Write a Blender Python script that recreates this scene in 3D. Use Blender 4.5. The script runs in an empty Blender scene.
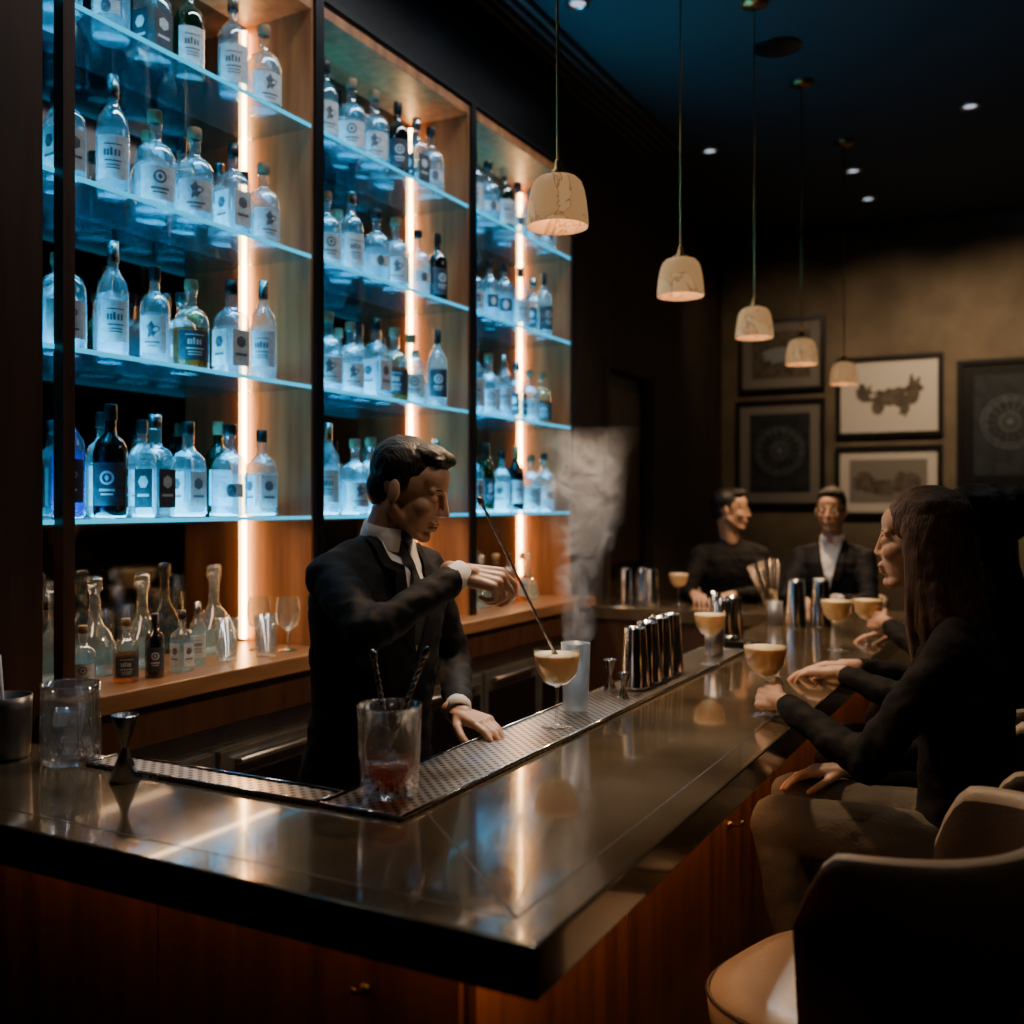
import bpy, math, random
from math import sin, cos, pi, radians
from mathutils import Vector, Matrix, noise, Euler
from mathutils.bvhtree import BVHTree
D=bpy.data; C=bpy.context
rnd=random.Random(11)
V=Vector
BT=1.07   # bar top height
CEIL=3.83

# ------------------------------------------------------------------ materials
def newmat(name):
    m=D.materials.new(name); m.use_nodes=True
    nt=m.node_tree; nt.nodes.clear()
    out=nt.nodes.new('ShaderNodeOutputMaterial')
    return m,nt,out
def N(nt,t,**k):
    n=nt.nodes.new(t)
    for a,b in k.items(): setattr(n,a,b)
    return n
def c4(c): return (c[0],c[1],c[2],1)
def P(name,col,rough=.5,metal=0,var=0,vscale=6,stretch=(1,1,1),bump=0,bscale=60,col2=None,rvar=0,**kw):
    m,nt,out=newmat(name)
    p=N(nt,'ShaderNodeBsdfPrincipled'); nt.links.new(p.outputs[0],out.inputs[0])
    p.inputs['Base Color'].default_value=c4(col); p.inputs['Roughness'].default_value=rough
    p.inputs['Metallic'].default_value=metal
    for k,v in kw.items(): p.inputs[k.replace('_',' ')].default_value=v
    tc=N(nt,'ShaderNodeTexCoord'); mp=N(nt,'ShaderNodeMapping'); mp.inputs['Scale'].default_value=stretch
    nt.links.new(tc.outputs['Object'],mp.inputs[0])
    if var or col2:
        nz=N(nt,'ShaderNodeTexNoise'); nz.inputs['Scale'].default_value=vscale; nz.inputs['Detail'].default_value=6
        nt.links.new(mp.outputs[0],nz.inputs[0])
        rp=N(nt,'ShaderNodeValToRGB'); rp.color_ramp.elements[0].position=.3; rp.color_ramp.elements[1].position=.7
        c2=col2 or [min(1,c*(1+var)) for c in col]
        c1=col if col2 else [c*(1-var) for c in col]
        rp.color_ramp.elements[0].color=c4(c1); rp.color_ramp.elements[1].color=c4(c2)
        nt.links.new(nz.outputs[0],rp.inputs[0]); nt.links.new(rp.outputs[0],p.inputs['Base Color'])
        if rvar:
            mr=N(nt,'ShaderNodeMapRange'); mr.inputs[3].default_value=rough-rvar; mr.inputs[4].default_value=rough+rvar
            nt.links.new(nz.outputs[0],mr.inputs[0]); nt.links.new(mr.outputs[0],p.inputs['Roughness'])
    if bump:
        nb=N(nt,'ShaderNodeTexNoise'); nb.inputs['Scale'].default_value=bscale; nb.inputs['Detail'].default_value=4
        nt.links.new(mp.outputs[0],nb.inputs[0])
        bp=N(nt,'ShaderNodeBump'); bp.inputs['Strength'].default_value=bump; bp.inputs['Distance'].default_value=.01
        nt.links.new(nb.outputs[0],bp.inputs['Height']); nt.links.new(bp.outputs[0],p.inputs['Normal'])
    return m
def EM(name,col,s):
    m,nt,out=newmat(name); e=N(nt,'ShaderNodeEmission'); e.inputs[0].default_value=c4(col); e.inputs[1].default_value=s
    nt.links.new(e.outputs[0],out.inputs[0]); return m
def GL(name,tint,body=None,bf=.08,spec=.9,fmin=.05,rough=.03):
    """thin-walled glass: tinted transparency + fresnel-like gloss + a little scattering"""
    m,nt,out=newmat(name)
    tr=N(nt,'ShaderNodeBsdfTransparent'); tr.inputs[0].default_value=c4(tint)
    gl=N(nt,'ShaderNodeBsdfGlossy'); gl.inputs['Roughness'].default_value=rough; gl.inputs[0].default_value=(spec,spec,spec,1)
    lw=N(nt,'ShaderNodeLayerWeight'); lw.inputs[0].default_value=.35
    mr=N(nt,'ShaderNodeMapRange'); mr.inputs[3].default_value=fmin; mr.inputs[4].default_value=.75
    nt.links.new(lw.outputs['Facing'],mr.inputs[0])
    b=body or tint
    df=N(nt,'ShaderNodeBsdfDiffuse'); df.inputs[0].default_value=c4(b)
    tl=N(nt,'ShaderNodeBsdfTranslucent'); tl.inputs[0].default_value=c4(b)
    m1=N(nt,'ShaderNodeMixShader'); m1.inputs[0].default_value=.5
    nt.links.new(df.outputs[0],m1.inputs[1]); nt.links.new(tl.outputs[0],m1.inputs[2])
    m2=N(nt,'ShaderNodeMixShader'); m2.inputs[0].default_value=bf
    nt.links.new(tr.outputs[0],m2.inputs[1]); nt.links.new(m1.outputs[0],m2.inputs[2])
    m3=N(nt,'ShaderNodeMixShader'); nt.links.new(mr.outputs[0],m3.inputs[0])
    nt.links.new(m2.outputs[0],m3.inputs[1]); nt.links.new(gl.outputs[0],m3.inputs[2])
    nt.links.new(m3.outputs[0],out.inputs[0]); return m

M_bar=P('bar_bronze_top',(.17,.12,.068),.13,.65,col2=(.35,.26,.16),vscale=4,rvar=.06,bump=.012,bscale=14,Coat_Weight=.6,Coat_Roughness=.04)
M_line=P('bar_inlay',(.01,.008,.006),.4)
M_woodbar=P('bar_walnut',(.10,.034,.014),.36,col2=(.26,.095,.04),vscale=3,stretch=(6,6,.5),bump=.05,bscale=30)
M_woodsh=P('shelf_walnut',(.18,.066,.022),.42,col2=(.40,.165,.06),vscale=3,stretch=(7,7,.6),bump=.05,bscale=30)
M_wooddk=P('dark_walnut',(.035,.015,.008),.4,col2=(.08,.035,.017),vscale=3,stretch=(7,7,.6))
M_counter=P('back_counter_wood',(.16,.08,.035),.3,col2=(.3,.15,.07),vscale=3,stretch=(6,.8,6))
M_black=P('black_metal',(.012,.012,.013),.35,.6)
M_mirror=P('smoked_mirror',(.17,.17,.18),.05,1)
M_steel=P('brushed_steel',(.42,.42,.43),.28,1,var=.15,vscale=30,stretch=(1,1,8))
M_steeldk=P('cabinet_steel',(.3,.3,.3),.33,.85,var=.2,vscale=10)
M_chrome=P('polished_steel',(.62,.61,.6),.13,1)
M_brass=P('brass',(.34,.21,.08),.35,1)
M_ceil=P('ceiling_paint',(.026,.040,.050),.8)
M_wallb=P('wall_plaster',(.10,.074,.048),.8,col2=(.19,.145,.098),vscale=3,bump=.15,bscale=9)
M_walll=P('wall_dark_paper',(.06,.042,.03),.7,col2=(.10,.07,.048),vscale=5,bump=.1,bscale=12)
M_floor=P('floor_dark',(.03,.022,.016),.4,var=.4,vscale=3)
M_suit=P('suit_wool',(.0065,.0075,.011),.75,var=.3,vscale=30,bump=.12,bscale=250,Specular_IOR_Level=.25)
M_black_cloth=P('black_cloth',(.0075,.007,.0075),.8,bump=.15,bscale=120,Specular_IOR_Level=.2)
M_trous=P('taupe_trousers',(.115,.098,.075),.85,bump=.2,bscale=150,Specular_IOR_Level=.2)
M_shirt=P('white_shirt',(.72,.72,.74),.7,bump=.1,bscale=80)
M_tie=P('black_tie',(.008,.008,.012),.4)
M_skin=P('skin',(.52,.30,.195),.5,var=.05,vscale=25,Subsurface_Weight=.12,Subsurface_Scale=.015)
M_skin2=P('skin_fair',(.58,.36,.25),.5,var=.04,vscale=25,Subsurface_Weight=.12,Subsurface_Scale=.015)
M_lip=P('lip',(.40,.19,.14),.5)
M_eye=P('eye_white',(.5,.47,.44),.3); M_iris=P('iris',(.03,.018,.01),.2)
M_hair=P('dark_hair',(.006,.005,.004),.45,col2=(.016,.011,.008),vscale=18,stretch=(1,9,1),bump=.4,bscale=50)
M_hair2=P('brown_hair',(.03,.015,.008),.38,col2=(.12,.058,.028),vscale=14,stretch=(9,9,.6),bump=.5,bscale=40)
M_leather=P('cream_leather',(.5,.39,.27),.42,var=.1,vscale=8,bump=.12,bscale=120)
M_leatherdk=P('brown_leather',(.06,.043,.03),.45,var=.2,vscale=8,bump=.12,bscale=120)
M_glass=GL('clear_glass',(.88,.95,.97),(.8,.92,.96),.06,fmin=.05)
M_gin=GL('gin_filled_glass',(.66,.86,.93),(.55,.88,1),.25)
M_crystal=GL('crystal_glass',(.96,.97,.97),(.9,.92,.92),.015,spec=1,fmin=.045,rough=.02)
M_cut=GL('cut_crystal',(.9,.92,.93),(.9,.9,.88),.06,spec=1,fmin=.16,rough=.03)
M_ice=GL('ice',(.85,.88,.9),(.9,.92,.95),.3,spec=1,fmin=.1,rough=.1)
M_frost=GL('frosted_glass',(.6,.66,.7),(.8,.85,.88),.35,rough=.3)
M_green=GL('green_bottle_glass',(.09,.2,.06),(.03,.10,.03),.15)
M_dark=GL('dark_bottle_glass',(.05,.06,.07),(.012,.018,.025),.3)
M_amber=GL('amber_spirit_glass',(.65,.3,.1),(.5,.2,.05),.2)
M_blue=GL('blue_bottle_glass',(.12,.35,.85),(.05,.3,.9),.3)
M_shelf=GL('shelf_glass',(.55,.80,.86),(.05,.45,.65),.05,fmin=.10,rough=.06)
M_label=P('paper_label',(.62,.68,.71),.6,col2=(.40,.45,.48),vscale=60)
M_ink2=P('label_print',(.04,.05,.07),.6,col2=(.16,.18,.21),vscale=90)
M_label2=P('dark_label',(.02,.025,.035),.5,col2=(.06,.07,.09),vscale=60)
M_gold=P('gold_foil',(.6,.42,.2),.35,.8)
M_cork=P('cork',(.3,.19,.1),.8); M_cap=P('black_cap',(.012,.012,.014),.35); M_silver=P('silver_cap',(.5,.5,.5),.25,1)
M_edge=EM('shelf_edge_led',(.01,.38,.62),1.9)
M_led=EM('warm_led_strip',(1,.48,.15),58)
M_bulb=EM('pendant_bulb',(1,.62,.3),12)
M_down=EM('downlight_lens',(.75,.85,1),1.0)
M_drink=P('citrus_cocktail',(1,.72,.32),.35,Subsurface_Weight=.3,Subsurface_Scale=.03)
M_foam=P('cocktail_foam',(1,.82,.5),.6)
M_whiskey=GL('mixed_spirit',(.85,.30,.09),(.85,.24,.06),.4)
M_matw=P('art_mat_paper',(.62,.56,.49),.8); M_matg=P('art_mat_grey',(.2,.18,.155),.8)
M_frame=P('frame_black',(.01,.009,.008),.35)
M_ink=P('art_ink',(.05,.04,.032),.8,col2=(.15,.115,.085),vscale=20)
M_artdk=P('art_dark_print',(.018,.022,.026),.3,col2=(.045,.05,.055),vscale=12)
M_artline=P('art_white_line',(.24,.26,.28),.8)
M_straw=P('metal_straw',(.55,.42,.3),.25,.9)
def alabaster():
    m,nt,out=newmat('alabaster_shade'); L=nt.links.new
    tc=N(nt,'ShaderNodeTexCoord'); nz=N(nt,'ShaderNodeTexNoise'); nz.inputs['Scale'].default_value=7; nz.inputs['Detail'].default_value=5; nz.inputs['Distortion'].default_value=1.0
    L(tc.outputs['Object'],nz.inputs[0])
    rp=N(nt,'ShaderNodeValToRGB'); e=rp.color_ramp.elements
    e[0].position=.485; e[0].color=(.66,.35,.14,1); e[1].position=.515; e[1].color=(.76,.42,.18,1)
    k=rp.color_ramp.elements.new(.5); k.color=(.34,.17,.07,1)
    L(nz.outputs[0],rp.inputs[0])
    p=N(nt,'ShaderNodeBsdfPrincipled'); p.inputs['Roughness'].default_value=.55
    L(rp.outputs[0],p.inputs['Base Color']); L(rp.outputs[0],p.inputs['Emission Color']); p.inputs['Emission Strength'].default_value=.5
    L(p.outputs[0],out.inputs[0]); return m
M_alab=alabaster()
def perforated():
    m,nt,out=newmat('perforated_steel')
    p=N(nt,'ShaderNodeBsdfPrincipled'); p.inputs['Metallic'].default_value=1; p.inputs['Roughness'].default_value=.28
    tc=N(nt,'ShaderNodeTexCoord'); mp=N(nt,'ShaderNodeMapping'); mp.inputs['Scale'].default_value=(56,56,56)
    mp.inputs['Rotation'].default_value=(0,0,radians(45))
    nt.links.new(tc.outputs['Object'],mp.inputs[0])
    vo=N(nt,'ShaderNodeTexVoronoi'); vo.voronoi_dimensions='2D'; vo.inputs['Scale'].default_value=1; vo.inputs['Randomness'].default_value=.0
    nt.links.new(mp.outputs[0],vo.inputs['Vector'])
    rp=N(nt,'ShaderNodeValToRGB'); rp.color_ramp.elements[0].position=.27; rp.color_ramp.elements[1].position=.32
    rp.color_ramp.elements[0].color=(.008,.008,.008,1); rp.color_ramp.elements[1].color=(.66,.62,.57,1)
    nt.links.new(vo.outputs['Distance'],rp.inputs[0]); nt.links.new(rp.outputs[0],p.inputs['Base Color'])
    nt.links.new(p.outputs[0],out.inputs[0]); return m
M_perf=perforated()

# ------------------------------------------------------------------ mesh builder
class B:
    def __init__(s): s.v=[];s.f=[];s.fm=[];s.fs=[];s.mats=[]
    def mi(s,m):
        if m not in s.mats: s.mats.append(m)
        return s.mats.index(m)
    def add(s,vs,fs,m,smooth=True,M=None):
        o=len(s.v); i=s.mi(m)
        for v in vs:
            v=V(v)
            if M is not None: v=M@v
            s.v.append(v[:])
        for f in fs: s.f.append([k+o for k in f]); s.fm.append(i); s.fs.append(smooth)
    def box(s,a,b,m,M=None):
        x0,y0,z0=a;x1,y1,z1=b
        vs=[(x0,y0,z0),(x1,y0,z0),(x1,y1,z0),(x0,y1,z0),(x0,y0,z1),(x1,y0,z1),(x1,y1,z1),(x0,y1,z1)]
        s.add(vs,[(0,3,2,1),(4,5,6,7),(0,1,5,4),(1,2,6,5),(2,3,7,6),(3,0,4,7)],m,False,M)
    def lathe(s,prof,c,m,seg=24,a0=0,a1=2*pi,sq=2,M=None,sx=1,sy=1):
        full=abs(a1-a0-2*pi)<1e-4; n=seg if full else seg+1
        vs=[];fs=[]
        for r,z in prof:
            r=max(r,1e-4)
            for i in range(n):
                a=a0+(a1-a0)*i/seg
                k=1 if sq==2 else (abs(cos(a))**sq+abs(sin(a))**sq)**(-1/sq)
                vs.append((c[0]+r*k*cos(a)*sx,c[1]+r*k*sin(a)*sy,c[2]+z))
        for j in range(len(prof)-1):
            for i in range(seg):
                i2=(i+1)%n
                fs.append((j*n+i,j*n+i2,(j+1)*n+i2,(j+1)*n+i))
        s.add(vs,fs,m,True,M)
    def loft(s,rings,m,smooth=True,M=None):
        n=len(rings[0]); vs=[p for r in rings for p in r]; fs=[]
        for j in range(len(rings)-1):
            for i in range(n):
                k=(i+1)%n; fs.append((j*n+i,j*n+k,(j+1)*n+k,(j+1)*n+i))
        fs.append(tuple(range(n-1,-1,-1))); o=(len(rings)-1)*n; fs.append(tuple(o+i for i in range(n)))
        s.add(vs,fs,m,smooth,M)
    def tube(s,pts,rads,m,seg=10,M=None,flat=1):
        pts=[V(p) for p in pts]
        if not hasattr(rads,'__len__'): rads=[rads]*len(pts)
        rings=[]; up=None
        for i,p in enumerate(pts):
            t=(pts[min(i+1,len(pts)-1)]-pts[max(i-1,0)]).normalized()
            if up is None:
                up=t.orthogonal().normalized()
            up=(up-t*up.dot(t)); 
            up=up.normalized() if up.length>1e-6 else t.orthogonal().normalized()
            w=t.cross(up)
            rings.append([p+(up*cos(a)*flat+w*sin(a))*rads[i] for a in [2*pi*k/seg for k in range(seg)]])
        s.loft(rings,m,True,M)
    def cap(s,p0,p1,r0,r1,m,seg=16,M=None):
        p0=V(p0);p1=V(p1); t=(p1-p0)
        t=t.normalized() if t.length>1e-6 else V((0,0,1))
        u=t.orthogonal().normalized(); w=t.cross(u); rings=[]
        for k in range(1,6):
            a=-pi/2+pi/2*k/5.001; rings.append((p0+t*r0*sin(a),r0*cos(a)))
        for k in range(0,5):
            a=pi/2*k/5.0; rings.append((p1+t*r1*sin(a),max(r1*cos(a),r1*.05)))
        rings.insert(0,(p0-t*r0,r0*.05))
        s.loft([[c+(u*cos(a)+w*sin(a))*r for a in [2*pi*k/seg for k in range(seg)]] for c,r in rings],m,True,M)
    def ell(s,c,r,m,R=None,seg=20,M=None):
        rings=[]; R=R or Matrix.Identity(3)
        for j in range(0,13):
            a=-pi/2+pi*j/12; cr=max(cos(a),.03)
            rings.append([V(c)+R@V((r[0]*cr*cos(b),r[1]*cr*sin(b),r[2]*sin(a))) for b in [2*pi*k/seg for k in range(seg)]])
        s.loft(rings,m,True,M)
    def mesh(s,name):
        me=D.meshes.new(name); me.from_pydata(s.v,[],s.f)
        for m in s.mats: me.materials.append(m)
        me.polygons.foreach_set('material_index',s.fm); me.polygons.foreach_set('use_smooth',s.fs)
        me.update(); return me
    def finish(s,name,parent=None,bevel=0,M=None,fix=True):
        me=s.mesh(name)
        if fix:
            import bmesh
            bm=bmesh.new(); bm.from_mesh(me); bmesh.ops.recalc_face_normals(bm,faces=bm.faces); bm.to_mesh(me); bm.free()
        ob=D.objects.new(name,me); C.collection.objects.link(ob)
        if M is not None: ob.matrix_world=M
        if bevel:
            mo=ob.modifiers.new('bevel','BEVEL'); mo.width=bevel; mo.segments=2; mo.limit_method='ANGLE'
        if parent: ob.parent=parent
        return ob
def empty(name,loc=(0,0,0)):
    e=D.objects.new(name,None); e.location=loc; e.empty_display_size=.1; C.collection.objects.link(e); return e
def remesh(parts,voxel,it=3,fac=.5):
    me=parts.mesh('tmp'); ob=D.objects.new('tmp',me); C.collection.objects.link(ob)
    r=ob.modifiers.new('r','REMESH'); r.mode='VOXEL'; r.voxel_size=voxel
    sm=ob.modifiers.new('s','SMOOTH'); sm.iterations=it; sm.factor=fac
    dg=C.evaluated_depsgraph_get(); ev=ob.evaluated_get(dg); m2=ev.to_mesh()
    vs=[v.co.copy() for v in m2.vertices]; fs=[tuple(p.vertices) for p in m2.polygons]
    ns=[v.normal.copy() for v in m2.vertices]
    ev.to_mesh_clear(); D.objects.remove(ob); D.meshes.remove(me)
    return vs,fs,ns

# ------------------------------------------------------------------ room
def boxobj(name,a,b,m,bevel=0,parent=None):
    k=B(); k.box(a,b,m); return k.finish(name,parent,bevel)
boxobj('floor',(-3.2,-2,-.1),(4,9.2,0),M_floor)
boxobj('ceiling',(-3.2,-2,CEIL),(4,9.2,CEIL+.1),M_ceil)
boxobj('wall_back',(-2.5,8.6,0),(3.6,8.7,CEIL),M_wallb)
boxobj('wall_right',(3.5,-1.6,0),(3.6,8.6,CEIL),M_walll)
boxobj('wall_front',(-2.5,-1.7,0),(3.6,-1.6,CEIL),M_walll)
k=B()
k.box((-2.6,-1.7,0),(-2.5,6.04,CEIL),M_walll); k.box((-2.6,6.85,0),(-2.5,8.7,CEIL),M_walll); k.box((-2.6,6.04,2.475),(-2.5,6.85,CEIL),M_walll)
k.finish('wall_left')
k=B(); k.box((-2.6,6.045,0),(-2.56,6.845,2.47),M_black)
k.box((-2.56,6.14,.15),(-2.55,6.75,1.1),M_wooddk); k.box((-2.56,6.14,1.2),(-2.55,6.75,2.37),M_wooddk)
k.cap((-2.53,6.73,1.0),(-2.53,6.73,1.14),.01,.01,M_brass); k.finish('door_1',bevel=.004)
k=B(); k.box((-2.5,5.97,0),(-2.485,6.04,2.53),M_walll);k.box((-2.5,6.85,0),(-2.485,6.92,2.53),M_walll);k.box((-2.5,6.04,2.475),(-2.485,6.85,2.53),M_walll); k.finish('trim_1')
boxobj('baseboard_back',(-2.5,8.58,0),(3.5,8.6,.12),M_wooddk)
boxobj('baseboard_left',(-2.5,6.92,0),(-2.48,8.58,.12),M_wooddk)
boxobj('trim_2',(-2.499,1.50,0),(-2.18,1.66,CEIL),M_wooddk,.003)
k=B(); k.box((-2.3,3.7,CEIL-.012),(-2.02,6.1,CEIL),M_black)
for i in range(5): k.box((-2.28+i*.055,3.72,CEIL-.02),(-2.255+i*.055,6.08,CEIL-.01),M_steeldk)
k.finish('ceiling_air_vent')
def spot(name,loc,tgt,power,col,ang,blend=.6,size=.03,parent=None):
    l=D.lights.new(name,'SPOT'); l.energy=power; l.color=col; l.spot_size=radians(ang); l.spot_blend=blend; l.shadow_soft_size=size
    o=D.objects.new(name,l); C.collection.objects.link(o)
    o.rotation_euler=(V(tgt)-V(loc)).to_track_quat('-Z','Y').to_euler(); o.location=loc
    return o
def area(name,loc,tgt,sx,sy,power,col,spread=180):
    l=D.lights.new(name,'AREA'); l.shape='RECTANGLE'; l.size=sx; l.size_y=sy; l.energy=power; l.color=col; l.spread=radians(spread)
    o=D.objects.new(name,l); C.collection.objects.link(o)
    d=(V(tgt)-V(loc)).normalized(); z=-d; x=V((0,1,0)); y=z.cross(x).normalized(); x=y.cross(z)
    R=Matrix((x,y,z)).transposed().to_4x4(); R.translation=V(loc); o.matrix_world=R
    return o
for (x,y) in [(-.39,6.21),(-1.887,6.23),(-1.166,7.75),(-1.155,7.05),(-1.85,4.12)]:
    k=B(); k.lathe([(.0,-.004),(.035,-.004),(.037,-.012),(.055,-.012),(.057,0)],(x,y,CEIL),M_steel)
    k.lathe([(0,-.006),(.034,-.006)],(x,y,CEIL),M_down); k.finish('recessed_downlight')
k=B(); k.lathe([(0,-.008),(.1,-.008),(.115,-.004),(.118,0)],(-1.17,4.98,CEIL),M_black,32); k.finish('ceiling_speaker')

# ------------------------------------------------------------------ bar
import bmesh
def prism(name,poly,z0,z1,m,bevel=.004):
    bm=bmesh.new(); vs=[bm.verts.new((x,y,z0)) for x,y in poly]; f=bm.faces.new(vs)
    r=bmesh.ops.extrude_face_region(bm,geom=[f]); bmesh.ops.translate(bm,vec=(0,0,z1-z0),verts=[e for e in r['geom'] if isinstance(e,bmesh.types.BMVert)])
    bmesh.ops.recalc_face_normals(bm,faces=bm.faces)
    me=D.meshes.new(name); bm.to_mesh(me); bm.free(); me.materials.append(m)
    ob=D.objects.new(name,me); C.collection.objects.link(ob)
    if bevel: mo=ob.modifiers.new('b','BEVEL'); mo.width=bevel; mo.segments=2; mo.limit_method='ANGLE'
    return ob
bar=empty('bar_counter',(-1,3,0))
def tobar(o):
    o.parent=bar; o.matrix_parent_inverse=Matrix.Translation((1,-3,0)); return o
tobar(prism('countertop',[(-2.15,1.085),(-.54,1.085),(-.54,5.3),(-2.48,5.3),(-2.48,4.87),(-1.13,4.87),(-1.13,1.49),(-2.15,1.49)],BT-.068,BT,M_bar,.005))
tobar(prism('bar_base',[(-2.15,1.285),(-.757,1.285),(-.757,5.12),(-2.46,5.12),(-2.46,4.88),(-1.12,4.88),(-1.12,1.48),(-2.15,1.48)],0,BT-.068,M_wooddk,0))
k=B()
y=1.29
while y<5.0:
    k.box((-.757,y,.12),(-.742,y+.608,BT-.075),M_woodbar); y+=.612
x=-.76
while x>-2.1:
    k.box((x-.608,1.27,.12),(x,1.285,BT-.075),M_woodbar); x-=.612
k.box((-.765,1.285,0),(-.75,5.12,.12),M_black); k.box((-2.15,1.275,0),(-.757,1.285,.12),M_black)
tobar(k.finish('front_panels',bevel=.001))
k=B(); zt=BT+.0004
k.box((-.603,1.145,BT-.001),(-.6,5.2,zt),M_line); k.box((-2.14,1.145,BT-.001),(-.6,1.148,zt),M_line)
k.add([(-.602,1.145,zt),(-.598,1.149,zt),(-.955,1.483,zt),(-.958,1.48,zt)],[(0,1,2,3)],M_line,False)
tobar(k.finish('inlay_lines'))
def mat_(x0,y0,x1,y1,kk):
    kk.box((x0,y0,BT),(x1,y1,BT+.006),M_perf)
    r=.004
    for a,b in [((x0,y0),(x1,y0)),((x1,y0),(x1,y1)),((x1,y1),(x0,y1)),((x0,y1),(x0,y0))]:
        kk.tube([(a[0],a[1],BT+.006),(b[0],b[1],BT+.006)],r,M_chrome,6)
k=B(); mat_(-1.125,1.41,-.955,3.6,k); k.finish('bar_drip_rail')
k=B(); mat_(-1.72,1.41,-1.135,1.485,k); k.finish('bar_drip_rail')
k=B()
k.box((-1.16,1.6,.86),(-1.1305,4.8,1.04),M_steel); k.box((-1.3,2.4,.80),(-1.16,4.6,.84),M_steel); k.box((-1.3,2.4,.84),(-1.29,4.6,.93),M_steel)
tobar(k.finish('speed_rail',bevel=.003))
for p,d in [((-.925,1.27,.86),V((0,-1,0))),((-.742,2.615,.76),V((1,0,0)))]:
    k=B(); q=V(p); k.tube([q,q+d*.025,q+d*.034+V((0,0,.006)),q+d*.036+V((0,0,.014))],[.004,.004,.004,.005],M_brass)
    k.cap(q,q+d*.003,.010,.009,M_brass); k.finish('bag_hook')

# ------------------------------------------------------------------ back bar
XF,XB=-2.2,-2.49
parts=[2.706,3.752,4.80]; y0s=[1.66,2.756,3.802]; y1s=[2.706,3.752,4.80]
TOP=3.27; CZ=1.12
sh=empty('back_bar_shelving',(-2.35,3.2,0))
def tosh(o): o.parent=sh; o.matrix_parent_inverse=Matrix.Translation((2.35,-3.2,0)); return o
k=B()
k.box((-2.499,1.665,CZ),(XB,4.85,TOP),M_mirror); tosh(k.finish('smoked_mirror_back'))
k=B()
for y in parts: k.box((XB,y,CZ),(XF,y+.05,TOP),M_woodsh)
k.box((XB,1.665,TOP),(XF,4.85,TOP+.05),M_woodsh)
tosh(k.finish('wood_partitions',bevel=.002))
k=B()
for y in parts:
    k.box((XF,y+.012,CZ),(XF+.012,y+.055,TOP+.05),M_black)
k.box((XF+.0,1.705,CZ),(XF+.035,1.74,CEIL),M_wooddk)
k.box((XF,1.665,TOP+.05),(XF+.012,4.855,TOP+.07),M_black)
k.box((XB,1.665,TOP+.07),(XF-.05,4.85,CEIL),M_black)
tosh(k.finish('black_metal_frame'))
SZ=[1.56,2.0,2.44,2.88]
k=B(); ke=B()
for a,b in zip(y0s,y1s):
    for z in SZ:
        k.box((XB+.005,a+.006,z-.012),(XF-.001,b-.002,z),M_shelf)
        ke.box((XF-.001,a+.006,z-.012),(XF+.003,b-.002,z),M_edge)
tosh(k.finish('glass_shelves')); tosh(ke.finish('led_shelf_edges'))
k=B()
for y in parts: k.box((XB+.002,y-.020,CZ+.01),(XB+.012,y-.009,TOP-.02),M_led)
tosh(k.finish('warm_led_strips'))
CY=(.04,.58,1); 
for a,b in zip(y0s,y1s):
    ym=(a+b)/2-.04; L=b-a-.16
    for i,z in enumerate(SZ):
        area('shelf_uplight',(-2.32,ym,z+.0015),(-2.32,ym,z+1),L,.17,[11,8.5,6.5,4.5][i],CY,150)
    area('counter_fill_light',(XF-.05,ym,1.56-.016),(XF-.11,ym,1.2),L,.05,2.4,(1,.6,.3))  # added warm fill for the counter bottles, no real lamp under this shelf
cb=empty('back_bar_cabinet',(-2.3,3.2,0))
def tocb(o): o.parent=cb; o.matrix_parent_inverse=Matrix.Translation((2.3,-3.2,0)); return o
k=B(); k.box((-2.498,1.665,CZ-.05),(-2.08,4.86,CZ),M_counter); k.box((-2.498,1.665,CZ-.16),(-2.10,4.86,CZ-.05),M_wooddk); tocb(k.finish('wood_countertop',bevel=.004))
k=B(); k.box((-2.498,1.665,.1),(-2.14,4.84,CZ-.16),M_steeldk); k.box((-2.48,1.665,0),(-2.2,4.84,.1),M_black)
y=1.68
while y<4.5:
    k.box((-2.14,y,.16),(-2.12,y+.5,.88),M_steeldk); k.box((-2.12,y+.03,.2),(-2.113,y+.47,.8),M_black)
    k.tube([(-2.1,y+.06,.845),(-2.1,y+.44,.845)],.008,M_steel); k.box((-2.12,y+.06,.84),(-2.1,y+.075,.85),M_steel);k.box((-2.12,y+.425,.84),(-2.1,y+.44,.85),M_steel)
    y+=.52
k.box((-2.16,1.665,.9),(-2.125,4.84,.955),M_steel)
tocb(k.finish('steel_fridge_fronts',bevel=.003))

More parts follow.
